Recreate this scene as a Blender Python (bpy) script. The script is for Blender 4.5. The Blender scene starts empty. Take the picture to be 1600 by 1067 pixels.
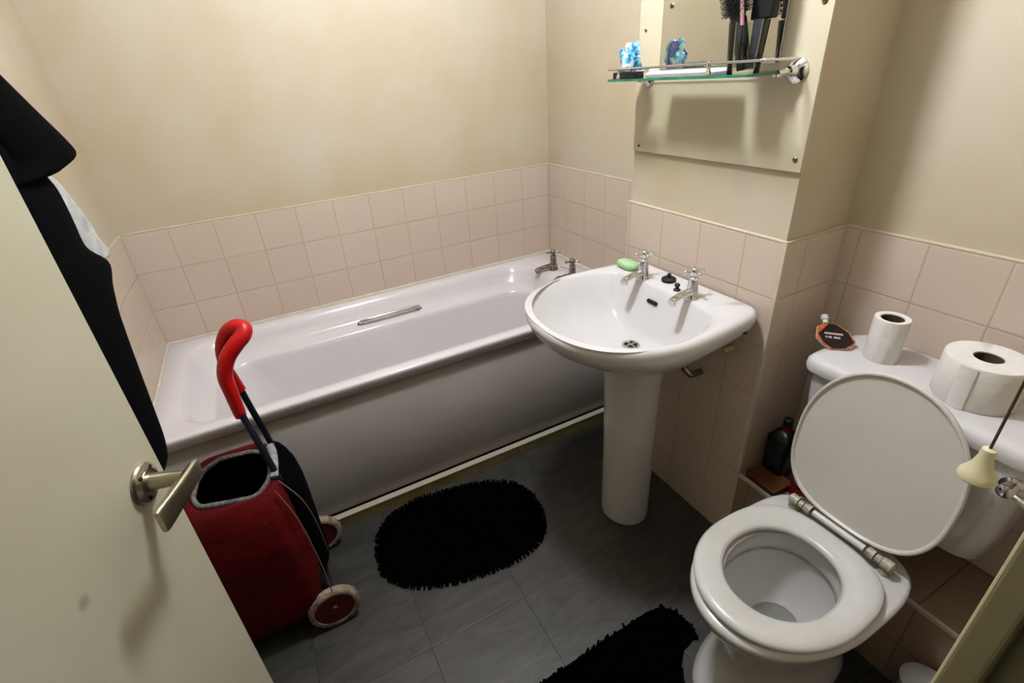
import bpy, bmesh, math, random
from mathutils import Vector, Matrix, noise
random.seed(7)
PI = math.pi
SC = bpy.context.scene
COL = SC.collection

# ---------------------------------------------------------------- camera
cam_d = bpy.data.cameras.new('camera')
cam = bpy.data.objects.new('camera', cam_d)
COL.objects.link(cam)
CR = Vector((0.89158416, -0.44678999, -0.07386735))
CU = Vector((0.26500219, 0.38248036, 0.88514553))
CF = Vector((0.36722135, 0.80875675, -0.45941376))
m3 = Matrix((CR, CU, -CF)).transposed()
cam.matrix_world = Matrix.Translation((0.47503, -2.13031, 1.4531)) @ m3.to_4x4()
cam_d.sensor_width = 36
cam_d.lens = 760.04 * 36 / 1600
cam_d.shift_x = 26.307 / 1600
cam_d.shift_y = -26.618 / 1600
cam_d.clip_start = 0.01
SC.camera = cam

# ---------------------------------------------------------------- colour management, world
vs = SC.view_settings
vs.view_transform = 'Standard'
vs.look = 'None'
vs.gamma = 1
vs.use_curve_mapping = False
vs.exposure = 0.0
LAMP = 285.0          # emission strength of the ceiling lamp's opal dome
HALL = 0.02          # the dim hallway light outside the open doorway
w = bpy.data.worlds.new('hallway')
SC.world = w
w.use_nodes = True
w.node_tree.nodes['Background'].inputs[0].default_value = (1.0, 0.93, 0.8, 1)
w.node_tree.nodes['Background'].inputs[1].default_value = HALL
LX, LY, LZ = 1.0, -1.14, 2.35

# ---------------------------------------------------------------- materials
ALB = 0.61          # all paints and plastics a little darker, the lamp brighter: less bounce light, as in the photo
def lin(h, k=None):
    k = ALB if k is None else (k * .9 if k < 1 else k)
    out = []
    for i in (0, 2, 4):
        c = int(h[i:i+2], 16) / 255
        out.append(c / 12.92 if c <= 0.04045 else ((c + 0.055) / 1.055) ** 2.4)
    return (*[v * k for v in out], 1)

class NT:
    def __init__(s, name):
        s.m = bpy.data.materials.new(name)
        s.m.use_nodes = True
        s.t = s.m.node_tree
        s.b = s.t.nodes['Principled BSDF']
    def n(s, kind, **kw):
        nd = s.t.nodes.new('ShaderNode' + kind)
        for k, v in kw.items():
            setattr(nd, k, v)
        return nd
    def l(s, a, b):
        s.t.links.new(a, b)
    def math(s, op, a, b=None, c=None):
        nd = s.n('Math', operation=op)
        for i, v in enumerate((a, b, c)):
            if v is None:
                continue
            if isinstance(v, (int, float)):
                nd.inputs[i].default_value = v
            else:
                s.l(v, nd.inputs[i])
        return nd.outputs[0]
    def mix(s, fac, a, b):
        nd = s.n('Mix', data_type='RGBA')
        for sock, v in ((nd.inputs[0], fac), (nd.inputs[6], a), (nd.inputs[7], b)):
            if isinstance(v, (int, float, tuple)):
                sock.default_value = v
            else:
                s.l(v, sock)
        return nd.outputs[2]
    def noise(s, scale, detail=4, rough=0.55, vec=None, dist=0):
        nd = s.n('TexNoise')
        nd.inputs['Scale'].default_value = scale
        nd.inputs['Detail'].default_value = detail
        nd.inputs['Roughness'].default_value = rough
        nd.inputs['Distortion'].default_value = dist
        if vec is None:
            vec = s.n('TexCoord').outputs['Object']
        s.l(vec, nd.inputs['Vector'])
        return nd.outputs['Fac']
    def ramp(s, fac, lo, hi):
        nd = s.n('MapRange')
        nd.inputs[1].default_value = lo
        nd.inputs[2].default_value = hi
        nd.clamp = True
        s.l(fac, nd.inputs[0])
        return nd.outputs[0]
    def bump(s, h, strength, dist):
        nd = s.n('Bump')
        nd.inputs['Strength'].default_value = strength
        nd.inputs['Distance'].default_value = dist
        s.l(h, nd.inputs['Height'])
        s.l(nd.outputs[0], s.b.inputs['Normal'])

def simple(name, c, rough=0.5, metal=0.0, spec=None, alb=None, c2=None, scale=8, bump=0, bscale=60, coat=0, bdist=0.002, sheen=0, lo=.35, hi=.7):
    s = NT(name)
    s.b.inputs['Roughness'].default_value = rough
    s.b.inputs['Metallic'].default_value = metal
    s.b.inputs['Coat Weight'].default_value = coat
    s.b.inputs['Coat Roughness'].default_value = 0.05
    s.b.inputs['Sheen Weight'].default_value = sheen
    f = s.ramp(s.noise(scale), lo, hi)
    k = 1.0 if metal > .5 else alb
    s.b.inputs['Specular IOR Level'].default_value = spec if spec is not None else (.5 if metal > .5 else .32)
    s.l(s.mix(f, lin(c, k), lin(c2 or c, k)), s.b.inputs['Base Color'])
    if bump:
        s.bump(s.noise(bscale, 3), bump, bdist)
    return s.m

def tile_mat(name, au, ou, av, ov, su, sv, tile, tile2, grout, gw=0.0022, rough=0.22):
    s = NT(name)
    tc = s.n('TexCoord').outputs['Object']
    sep = s.n('SeparateXYZ')
    s.l(tc, sep.inputs[0])
    ax = {'x': 0, 'y': 1, 'z': 2}
    def line(a, off, size):
        v = s.math('DIVIDE', s.math('SUBTRACT', sep.outputs[ax[a]], off), size)
        fr = s.math('FRACT', v)
        d = s.math('MULTIPLY', s.math('MINIMUM', fr, s.math('SUBTRACT', 1.0, fr)), size)
        return d, s.math('FLOOR', v)
    du, iu = line(au, ou, su)
    dv, iv = line(av, ov, sv)
    d = s.math('MINIMUM', du, dv)
    f = s.ramp(d, gw * 0.45, gw)
    comb = s.n('CombineXYZ')
    s.l(iu, comb.inputs[0]); s.l(iv, comb.inputs[1])
    wn = s.n('TexWhiteNoise', noise_dimensions='3D')
    s.l(comb.outputs[0], wn.inputs['Vector'])
    big = s.ramp(s.noise(2.2, 3), .3, .7)
    tcol = s.mix(s.math('ADD', s.math('MULTIPLY', wn.outputs['Value'], .45), s.math('MULTIPLY', big, .55)), lin(tile), lin(tile2))
    s.l(s.mix(f, lin(grout), tcol), s.b.inputs['Base Color'])
    s.l(s.ramp(f, 0, 1), s.b.inputs['Specular IOR Level']) if False else None
    r = s.math('SUBTRACT', 0.85, s.math('MULTIPLY', f, 0.85 - rough))
    s.l(r, s.b.inputs['Roughness'])
    s.bump(s.ramp(d, 0, gw * 1.8), 0.6, 0.0012)
    return s.m

PAINT_A, PAINT_B = 'e3d7c1', 'dac9a6'
M_wall = simple('cream_paint', PAINT_A, 0.55, c2=PAINT_B, scale=2.6, bump=.12, bscale=140, bdist=.001)
M_ceil = simple('ceiling_paint', 'fbf8ee', 0.7, c2='f6f0e0', scale=3)
M_door = simple('door_gloss_paint', 'd9d6bd', 0.38, c2='cdc8ab', scale=3, bump=.05, bscale=90)
def scuff(m, c, r, col):
    t = m.node_tree; b = t.nodes['Principled BSDF']
    tc_ = t.nodes.new('ShaderNodeTexCoord'); d = t.nodes.new('ShaderNodeVectorMath'); d.operation = 'DISTANCE'
    d.inputs[1].default_value = c; t.links.new(tc_.outputs['Object'], d.inputs[0])
    mr = t.nodes.new('ShaderNodeMapRange'); mr.inputs[1].default_value = r; mr.inputs[2].default_value = r*.3; mr.clamp = True
    mr.inputs[4].default_value = .4
    t.links.new(d.outputs['Value'], mr.inputs[0])
    mx = t.nodes.new('ShaderNodeMix'); mx.data_type = 'RGBA'
    old = b.inputs['Base Color'].links[0].from_socket
    t.links.new(mr.outputs[0], mx.inputs[0]); t.links.new(old, mx.inputs[6]); mx.inputs[7].default_value = lin(col)
    t.links.new(mx.outputs[2], b.inputs['Base Color'])
scuff(M_door, (.2038, -1.6428, .998), .011, '4a4638')
M_frame = simple('frame_gloss_paint', 'd2c9a0', 0.35, c2='c2b78b', scale=6)
T1, T2, TG = 'efdccb', 'e8d3c0', 'd2baa2'
M_porc = simple('white_vitreous_china', 'e6e4e5', 0.12, alb=.75, c2='dfdddd', scale=3, coat=.5)
M_bath = simple('white_bath_acrylic', 'ebe7ea', 0.16, alb=.8, c2='e6e2e4', scale=3, coat=.35)
M_panel = simple('bath_panel_plastic', 'd2cac5', 0.3, c2='c6beb7', scale=2)
M_seat = simple('seat_plastic', 'e2e1dd', 0.25, alb=.76, c2='d2d0c8', scale=5)
M_lid = simple('lid_plastic', 'e0dcd4', 0.3, alb=.8, c2='d8d4cb', scale=4)
M_seal = simple('silicone_sealant', 'efe9da', 0.45, c2='ddd2b4', scale=25, alb=.8)
M_chrome = simple('chrome', 'd8d8d8', 0.1, metal=1)
M_dchrome = simple('tarnished_chrome', 'a9a59c', 0.22, metal=1, c2='6b665c', scale=60)
M_nickel = simple('satin_nickel', 'b9b39f', 0.3, metal=1, c2='a39c86', scale=30)
M_blackrub = simple('black_rubber', '101012', 0.5)
M_black = simple('black_cloth', '020203', 0.95, spec=.04, c2='050507', scale=30, bump=.5, bscale=220, bdist=.002)
M_mat = simple('black_chenille', '020104', 0.98, spec=.03)
M_white_cloth = simple('white_terry_cloth', 'c9ccc8', 0.95, c2='a9aca8', scale=60, bump=.6, bscale=260, bdist=.003)
M_redcloth = simple('red_nylon', '6c080c', 0.8, spec=.12, c2='480406', scale=7, bump=.5, bscale=16, bdist=.012)
M_bagin = simple('dark_bag_lining', '050404', 0.95, spec=.03)
M_fur = simple('grey_drawstring_trim', '8d8c8c', 0.9, c2='4c4a4a', scale=90, bump=.8, bscale=200, bdist=.004)
M_grip = simple('red_foam_grip', 'd80d12', 0.38, c2='c50a0e', scale=10)
M_pole = simple('dark_blue_steel_tube', '1c2431', 0.35, metal=.3)
M_piping = simple('pale_piping', '8a6f62', 0.7)
M_tyre = simple('cream_rubber_tyre', 'b9a68e', 0.8, c2='6d5f50', scale=45, bump=.7, bscale=120, bdist=.003)
M_hub = simple('dark_red_plastic', '5c060c', 0.45)
M_screw = simple('screw_steel', '8b8472', 0.35, metal=.9, c2='4a4436', scale=120)
M_dark = simple('dark_slot', '080706', 0.8)
M_soap = simple('green_soap', 'b4e4a6', 0.45, c2='c8f0bc', scale=40)
M_paper = simple('toilet_tissue', 'f0eeea', 0.9, alb=.82, c2='e9e7e0', scale=30, bump=.5, bscale=45, bdist=.003)
M_core = simple('cardboard_core', '5a4a34', 0.9, c2='4a3c2a', scale=30)
M_bell = simple('aged_ivory_plastic', 'ece5c0', 0.4, c2='ddd4a0', scale=20)
M_cord = simple('brown_cord', '5a4322', 0.9)
M_skirt = simple('aged_plinth_paint', '8d8052', 0.5, c2='6f6238', scale=12)
M_bead = simple('cream_edge_bead', 'eee4cc', 0.4, c2='e2d6b6', scale=20)
M_plinthtop = simple('pale_plinth_edge', 'cfc9b4', 0.4)

def glass(name, c, rough=0.0, ior=1.45):
    s = NT(name)
    s.b.inputs['Transmission Weight'].default_value = 1
    s.b.inputs['Roughness'].default_value = rough
    s.b.inputs['IOR'].default_value = ior
    s.l(s.mix(s.noise(3), lin(c, 1), lin(c, 1)), s.b.inputs['Base Color'])
    return s.m
def thin_glass(name, c, base=.04):
    s = NT(name)
    tr_ = s.n('BsdfTransparent'); gl = s.n('BsdfGlossy'); gl.inputs['Roughness'].default_value = .02
    s.l(s.mix(s.noise(3), lin(c, 1), lin(c, 1)), tr_.inputs[0])
    fz = s.n('Fresnel'); fz.inputs['IOR'].default_value = 1.5
    mx = s.n('MixShader'); s.l(fz.outputs[0], mx.inputs[0]); s.l(tr_.outputs[0], mx.inputs[1]); s.l(gl.outputs[0], mx.inputs[2])
    s.l(mx.outputs[0], s.t.nodes['Material Output'].inputs['Surface'])
    return s.m
M_glass = thin_glass('clear_glass', 'f4f8f4')
M_gglass = thin_glass('shelf_glass', 'f2f6f0')
M_gedge = simple('green_glass_edge', '2f8f6c', .1, c2='1f6e55', scale=20, coat=.5)
M_water = glass('toilet_water', 'e8ece6', ior=1.33)
M_mirror = simple('mirror_silver', 'e2e4dc', 0.02, metal=1)

# ---------------------------------------------------------------- mesh helpers
def obj(name, bm, m, parent=None, smooth=True, angle=40, sub=0, bevel=0, mats=None):
    me = bpy.data.meshes.new(name)
    bmesh.ops.remove_doubles(bm, verts=bm.verts, dist=1e-6)
    bmesh.ops.recalc_face_normals(bm, faces=bm.faces)
    bm.to_mesh(me); bm.free()
    for mm in (mats or [m]):
        me.materials.append(mm)
    if smooth:
        for p in me.polygons: p.use_smooth = True
        try: me.set_sharp_from_angle(angle=math.radians(angle))
        except Exception: pass
    o = bpy.data.objects.new(name, me)
    COL.objects.link(o)
    if parent:
        o.parent = parent
        o.matrix_parent_inverse = parent.matrix_basis.inverted()
    if bevel:
        md = o.modifiers.new('bevel', 'BEVEL'); md.width = bevel; md.segments = 3; md.limit_method = 'ANGLE'
        md.harden_normals = False
    if sub:
        md = o.modifiers.new('subsurf', 'SUBSURF'); md.levels = sub; md.render_levels = sub
    return o

def tag(o, label, cat, group=None, kind=None):
    if label: o['label'] = label
    if cat: o['category'] = cat
    if group: o['group'] = group
    if kind: o['kind'] = kind
    return o

def thing(name, label, cat, loc, group=None):
    o = bpy.data.objects.new(name, None)
    o.empty_display_size = .05
    o.location = loc
    COL.objects.link(o)
    return tag(o, label, cat, group)

def box(bm, x0, x1, y0, y1, z0, z1, M=None):
    vs_ = [bm.verts.new(Vector(p)) for p in ((x0,y0,z0),(x1,y0,z0),(x1,y1,z0),(x0,y1,z0),(x0,y0,z1),(x1,y0,z1),(x1,y1,z1),(x0,y1,z1))]
    for f in ((0,3,2,1),(4,5,6,7),(0,1,5,4),(1,2,6,5),(2,3,7,6),(3,0,4,7)):
        bm.faces.new([vs_[i] for i in f])
    if M is not None:
        for v in vs_: v.co = M @ v.co
    return bm

def nb(): return bmesh.new()
def bx(*a, M=None): return box(nb(), *a, M=M)

def loft(rings, cap0=True, cap1=True, closed=True, bm=None, loop=False):
    bm = bm or nb()
    R = [[bm.verts.new(Vector(p)) for p in r] for r in rings]
    n = len(R[0])
    pairs = list(zip(R, R[1:]))
    if loop: pairs.append((R[-1], R[0]))
    for a, b in pairs:
        for i in range(n if closed else n - 1):
            j = (i + 1) % n
            bm.faces.new((a[i], a[j], b[j], b[i]))
    if cap0 and not loop: bm.faces.new(R[0][::-1])
    if cap1 and not loop: bm.faces.new(R[-1])
    return bm

def frame_of(t):
    t = t.normalized()
    up = Vector((0, 0, 1)) if abs(t.z) < .95 else Vector((1, 0, 0))
    a = t.cross(up).normalized()
    return a, a.cross(t).normalized()

def tube(pts, rad, seg=12, bm=None, flat=1.0, cap=True):
    pts = [Vector(p) for p in pts]
    if isinstance(rad, (int, float)): rad = [rad] * len(pts)
    rings = []
    a0 = None
    for i, p in enumerate(pts):
        t = (pts[min(i + 1, len(pts) - 1)] - pts[max(i - 1, 0)])
        if t.length < 1e-9: t = Vector((0, 0, 1))
        t.normalize()
        if a0 is None: a, b = frame_of(t)
        else:
            a = (a0 - t * a0.dot(t)).normalized(); b = a.cross(t).normalized()
        a0 = a
        rings.append([p + a * math.cos(2*PI*k/seg) * rad[i] + b * math.sin(2*PI*k/seg) * rad[i] * flat for k in range(seg)])
    return loft(rings, cap, cap, bm=bm)

def smooth_path(pts, n=6):
    pts = [Vector(p) for p in pts]
    out = []
    P = [pts[0]] + pts + [pts[-1]]
    for i in range(1, len(P) - 2):
        for k in range(n):
            t = k / n
            p0, p1, p2, p3 = P[i-1], P[i], P[i+1], P[i+2]
            out.append(0.5 * ((2*p1) + (p2-p0)*t + (2*p0-5*p1+4*p2-p3)*t*t + (3*p1-p0-3*p2+p3)*t*t*t))
    out.append(pts[-1])
    return out

def lathe(prof, c, axis='z', seg=32, bm=None, cap=True, M=None):
    rings = []
    for r, h in prof:
        ring = []
        for k in range(seg):
            a = 2*PI*k/seg
            u, v = r*math.cos(a), r*math.sin(a)
            p = {'z': (u, v, h), 'y': (u, h, v), 'x': (h, u, v)}[axis]
            p = Vector(p)
            if M is not None: p = M @ p
            ring.append(p + Vector(c))
        rings.append(ring)
    return loft(rings, cap, cap, bm=bm)

def rrect(x0, x1, y0, y1, r, z, n=6):
    r = min(r, (x1-x0)/2 - 1e-4, (y1-y0)/2 - 1e-4)
    out = []
    for cx, cy, a0 in ((x1-r, y1-r, 0), (x0+r, y1-r, PI/2), (x0+r, y0+r, PI), (x1-r, y0+r, 1.5*PI)):
        for k in range(n + 1):
            a = a0 + PI/2*k/n
            out.append(Vector((cx + r*math.cos(a), cy + r*math.sin(a), z)))
    return out

def polar(inside, cx, cy, z, n=64, rmax=.6):
    out = []
    for k in range(n):
        a = 2*PI*k/n
        lo, hi = 0, rmax
        for _ in range(30):
            m = (lo+hi)/2
            if inside(cx + m*math.cos(a), cy + m*math.sin(a)): lo = m
            else: hi = m
        out.append(Vector((cx + lo*math.cos(a), cy + lo*math.sin(a), z)))
    return out

def struct(name, bm, m, parent=None, **kw):
    o = obj(name, bm, m, parent, smooth=kw.pop('smooth', False), **kw)
    if parent is None: o['kind'] = 'structure'
    return o

# ---------------------------------------------------------------- room numbers
L = 1.801          # back wall tile corner to right tile corner
LB = 1.591         # duct face
LW = 1.823         # wall behind the toilet
YB0, YB1 = -0.842, -1.418
TT = 1.030         # top of the tiles
YF = -2.10         # inner face of the doorway wall
ZC = 2.35
P = 0.008          # plaster sits this far behind the tile face
TS = 0.15

# floor
sF = NT('grey_vinyl_tiles')
tc = sF.n('TexCoord').outputs['Object']
sep = sF.n('SeparateXYZ'); sF.l(tc, sep.inputs[0])
def fline(o_, off, size):
    v = sF.math('DIVIDE', sF.math('SUBTRACT', o_, off), size)
    fr = sF.math('FRACT', v)
    return sF.math('MULTIPLY', sF.math('MINIMUM', fr, sF.math('SUBTRACT', 1.0, fr)), size), sF.math('FLOOR', v)
du, iu = fline(sep.outputs[0], .8885, .3078)
dv, iv = fline(sep.outputs[1], -1.2707, .3078)
cb = sF.n('CombineXYZ'); sF.l(iu, cb.inputs[0]); sF.l(iv, cb.inputs[1])
wn = sF.n('TexWhiteNoise', noise_dimensions='3D'); sF.l(cb.outputs[0], wn.inputs['Vector'])
off = sF.n('VectorMath', operation='MULTIPLY_ADD')
sF.l(wn.outputs['Color'], off.inputs[0]); off.inputs[1].default_value = (9, 9, 9); sF.l(tc, off.inputs[2])
mp = sF.n('Mapping'); mp.inputs['Rotation'].default_value = (0, 0, .9); mp.inputs['Scale'].default_value = (1, 3.2, 1)
sF.l(off.outputs[0], mp.inputs[0])
st = sF.ramp(sF.noise(7, 8, .62, mp.outputs[0], 1.2), .34, .70)
c1 = sF.mix(st, lin('272622'), lin('49473f'))
c2 = sF.mix(sF.math('MULTIPLY', wn.outputs['Value'], .25), c1, lin('31302a'))
dd = sF.math('MINIMUM', du, dv)
sF.l(sF.mix(sF.ramp(dd, .0006, .0018), lin('151412'), c2), sF.b.inputs['Base Color'])
sF.b.inputs['Roughness'].default_value = .48
sF.bump(sF.ramp(dd, 0, .002), .4, .001)
struct('floor', bx(-.1, 2.0, -3.2, .1, -.05, 0), sF.m)
struct('ceiling', bx(-.1, 2.0, YF - .12, .1, ZC, ZC + .05), M_ceil)

def tmat(name, au, ou, t1=T1, t2=T2):
    return tile_mat(name, au, ou, 'z', TT, TS, TS, t1, t2, TG)

# plaster walls with their tile bands
wb = struct('wall_back', bx(-.1, 2.0, P, .12, 0, ZC), M_wall)
struct('tile_band', bx(0, L, 0, P + .001, .55, TT), tmat('back_tiles', 'x', .1476), wb)
wl = struct('wall_left', bx(-.12, -P, YF - .12, P, 0, ZC), M_wall)
struct('tile_band', bx(-P - .001, 0, -.75, 0, .55, TT), tmat('left_tiles', 'y', 0), wl)
wr = struct('wall_right', bx(L + P, 2.0, YB0 - .05, P, 0, ZC), M_wall)
struct('tile_band', bx(L, L + P + .001, YB0, 0, 0, TT), tmat('right_tiles', 'y', -.152), wr)

# boxed-in duct projecting from the right wall
wd = struct('wall_duct', bx(LB + P, 2.0, YB1 + P, YB0 - P, 0, ZC), M_wall)
struct('tile_band', bx(LB, LB + P + .001, YB1, YB0, 0, TT), tmat('duct_tiles', 'y', YB1 + .1133), wd)
struct('side_tile_band', bx(LB + P, LW, YB1, YB1 + P + .001, .27, TT), tmat('duct_side_tiles', 'x', LW), wd)
struct('corner_strip', bx(LB - .0015, LB + .009, YB1 - .0015, YB1 + .009, .285, TT + .001), M_bead, wd)
# wall behind the toilet
wt = struct('wall_toilet_side', bx(LW + P, 2.0, YF - .12, YB1 + P, 0, ZC), M_wall)
struct('tile_band', bx(LW, LW + P + .001, YF, YB1, 0, TT), tmat('toilet_tiles', 'y', YB1 - .0357), wt)
# low pipe ledge
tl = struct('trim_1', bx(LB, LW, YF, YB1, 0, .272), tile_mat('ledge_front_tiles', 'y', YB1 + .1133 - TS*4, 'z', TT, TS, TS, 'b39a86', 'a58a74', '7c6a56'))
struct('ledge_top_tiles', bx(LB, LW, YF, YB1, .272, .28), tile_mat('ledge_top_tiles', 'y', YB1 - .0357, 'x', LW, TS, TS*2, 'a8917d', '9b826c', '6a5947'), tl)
struct('edge_strip', bx(LB - .002, LB + .007, YF, YB1, .272, .2815), M_plinthtop, tl)

# pale bead along the top of the tiles
def bead(n, *a, m=None):
    struct(n, bx(*a), m or M_bead, smooth=False, bevel=.0015)
bead('trim_2', 0, L, -.001, P, TT, TT + .006)
bead('trim_3', -P, .001, -.75, 0, TT, TT + .006)
bead('trim_4', L - .001, L + P, YB0, 0, TT, TT + .006)
bead('trim_5', LB - .001, LB + P, YB1 - .001, YB0, TT, TT + .006)
bead('trim_6', LB + P, LW, YB1 - .0005, YB1 + P, TT, TT + .004)
bead('trim_7', LW - .001, LW + P, YF, YB1, TT, TT + .006)

# doorway wall, lining and stops
XJ = .76
wf = nb()
box(wf, XJ + .035, 2.0, YF - .10, YF, 0, ZC)
box(wf, -.12, .012, YF - .10, YF, 0, ZC)
box(wf, .012, XJ + .035, YF - .10, YF, 2.03, ZC)
struct('wall_front', wf, M_wall)
fr = nb()
box(fr, XJ + .013, XJ + .035, YF - .10, YF + .001, 0, 2.03)
box(fr, .012, .036, YF - .10, YF + .001, 0, 2.03)
box(fr, .036, XJ + .013, YF - .10, YF + .001, 2.005, 2.03)
fo = struct('trim_8', fr, M_frame, bevel=.002)
ds = nb()
box(ds, XJ, XJ + .0135, -2.109, -2.0925, 0, 2.005)
struct('door_stop', ds, M_frame, fo, bevel=.003)

# ---------------------------------------------------------------- ceiling lamp
cl = thing('ceiling_light', 'round opal globe lamp fixed to the ceiling in the middle of the room', 'lamp', (LX, LY, LZ))
obj('base_plate', lathe([(.13, LZ - .02), (.13, LZ)], (LX, LY, 0), seg=48), M_porc, cl)
sE = NT('lit_opal_glass')
sE.b.inputs['Base Color'].default_value = (1, 1, 1, 1)
sE.b.inputs['Emission Color'].default_value = (.98, 1.0, 1.075, 1)
sE.b.inputs['Emission Strength'].default_value = LAMP
obj('fitting', lathe([(.035, LZ - .02), (.03, LZ - .03), (.045, LZ - .035), (.045, LZ - .05)], (LX, LY, 0), seg=32), M_porc, cl)
GR = .085
obj('globe', lathe([(.04, LZ - .05)] + [(GR * math.sin(math.radians(a)), LZ - .05 - GR * .88 + GR * math.cos(math.radians(a))) for a in range(36, 180, 12)] + [(.004, LZ - .05 - GR * 1.88)], (LX, LY, 0), seg=32), sE.m, cl)

# ---------------------------------------------------------------- door
TH = math.radians(72)
dA = Vector((math.cos(TH), math.sin(TH), 0)); dB = Vector((-math.sin(TH), math.cos(TH), 0)); dE = Vector((.262, -1.464, 0))
DM = Matrix.Translation(dE) @ Matrix(((dA.x, dB.x, 0), (dA.y, dB.y, 0), (0, 0, 1))).to_4x4()
def D(a, b, z): return DM @ Vector((a, b, z))
door = struct('door_1', bx(-.69, 0, 0, .038, .008, 1.99, M=DM), M_door, bevel=.0015)
dh = obj('door_handle', lathe([(.0255, 0), (.0265, -.003), (.025, -.006), (.018, -.009), (.0175, -.0075), (.0165, -.009)], D(-.043, 0, 1.022), axis='y', seg=40,
     M=DM.to_3x3()), M_nickel, door)
nk = tube([D(-.043, -.005, 1.022), D(-.043, -.02, 1.022), D(-.042, -.05, 1.022), D(-.041, -.062, 1.022)], [.0115, .0108, .0100, .0095], 20)
obj('neck', nk, M_nickel, dh)
lr = []
for i in range(15):
    t = i/14
    a = -.024 - .094*t
    bb = -.060 + .006*t
    hw = .0042 + .0012*math.sin(PI*t)
    hh = .0125 + .0045*t
    if i == 0: hw *= .6; hh *= .85
    if i == 14: hw *= .75; hh *= .9
    ring = []
    for k in range(20):
        q = 2*PI*k/20
        cx, sy = math.cos(q), math.sin(q)
        ring.append(D(a, bb + hw*math.copysign(abs(cx)**.4, cx), 1.022 + hh*math.copysign(abs(sy)**.4, sy)))
    lr.append(ring)
obj('lever', loft(lr), M_nickel, dh, angle=50)
sc = nb()
for ang in (.9, 2.2, -.9, -2.2):
    lathe([(.0028, -.0095), (.0024, -.0105)], D(-.043 + .0195*math.cos(ang), 0.001, 1.022 + .0195*math.sin(ang)), axis='y', seg=10, bm=sc, M=DM.to_3x3())
obj('screws', sc, M_dark, dh)

# garments hanging on the bathroom side of the door
def garment(prof, seed, b0=.042, seg=28, amp=.006):
    """prof: list of (z, a_left, a_right, thickness)"""
    rings = []
    for i, (z, al, ar, th) in enumerate(prof):
        ring = []
        for k in range(seg):
            q = 2*PI*k/seg
            c, s_ = math.cos(q), math.sin(q)
            a = (al+ar)/2 + (ar-al)/2*math.copysign(abs(c)**.75, c)
            b = b0 + th/2 + th/2*math.copysign(abs(s_)**.8, s_)
            n_ = noise.noise(Vector((a*22 + seed, b*10, z*4)))
            b += amp*n_*(1.0 if s_ > -.2 else .1)
            b = max(b, b0)
            ring.append(D(a, b, z + .004*noise.noise(Vector((a*15, seed, z)))))
        rings.append(ring)
    return loft(rings)

def interp(prof, n):
    out = []
    zs = [p[0] for p in prof]
    for i in range(n):
        z = zs[0] + (zs[-1]-zs[0])*i/(n-1)
        for p, q in zip(prof, prof[1:]):
            if q[0] <= z <= p[0] or p[0] <= z <= q[0]:
                t = (z-p[0])/((q[0]-p[0]) or 1)
                out.append((z,) + tuple(p[j] + (q[j]-p[j])*t for j in (1, 2, 3)))
                break
    return out

jk = thing('black_jacket', 'long black garment hanging on the back of the open door, sleeve bulging near the top', 'jacket', D(-.2, .05, .9))
body = [(1.72, -.22, -.16, .02), (1.66, -.30, -.02, .05), (1.55, -.34, .07, .07), (1.45, -.34, .11, .075), (1.381, -.34, .122, .075), (1.364, -.34, .133, .075),
        (1.32, -.34, .134, .075), (1.286, -.34, .131, .075), (1.274, -.34, .136, .075), (1.255, -.33, .168, .078), (1.245, -.33, .172, .078), (1.227, -.33, .153, .075), (1.183, -.33, .137, .075),
        (1.131, -.32, .125, .07), (1.054, -.31, .111, .065), (.98, -.30, .095, .055), (.955, -.28, .082, .05), (.942, -.26, .06, .04)]
obj('body', garment([(z, a, r + (.026 if z < 1.5 else 0), t) for z, a, r, t in interp(body, 56)], 3.1, b0=.0385, amp=.004), M_black, jk, angle=80, sub=1)
slv = [(1.70, -.12, -.04, .04), (1.62, -.08, .03, .07), (1.55, -.04, .075, .08), (1.494, 0, .118, .085), (1.454, .02, .152, .085), (1.423, .05, .177, .08), (1.402, .06, .191, .07), (1.394, .05, .186, .068), (1.384, .04, .140, .062), (1.378, .02, .122, .05)]
obj('sleeve', garment([(z, a, r + .020, t) for z, a, r, t in interp(slv, 44)], 8.4, b0=.0385, amp=.005), M_black, jk, angle=80, sub=1)
wtw = [(1.43, -.20, .19, .012), (1.379, -.20, .243, .014), (1.358, -.20, .270, .014), (1.324, -.20, .285, .014), (1.287, -.20, .299, .014), (1.257, -.19, .303, .014), (1.228, -.16, .316, .014), (1.219, -.14, .314, .012)]
tw = obj('white_towel', garment(interp(wtw, 22), 5.5, b0=.130, amp=.002), M_white_cloth, None, angle=80, sub=1)
tag(tw, 'strip of white towelling showing past the folds of the black garment on the door', 'towel')
ck = thing('coat_hook', 'coat hook high on the bathroom side of the open door', 'hook', D(-.19, .038, 1.74))
obj('back_plate', bx(-.205, -.175, .037, .042, 1.69, 1.77, M=DM), M_dchrome, ck)
obj('hook_arm', tube([D(-.19, .04, 1.75), D(-.19, .07, 1.74), D(-.19, .08, 1.755)], .005), M_dchrome, ck)

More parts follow.
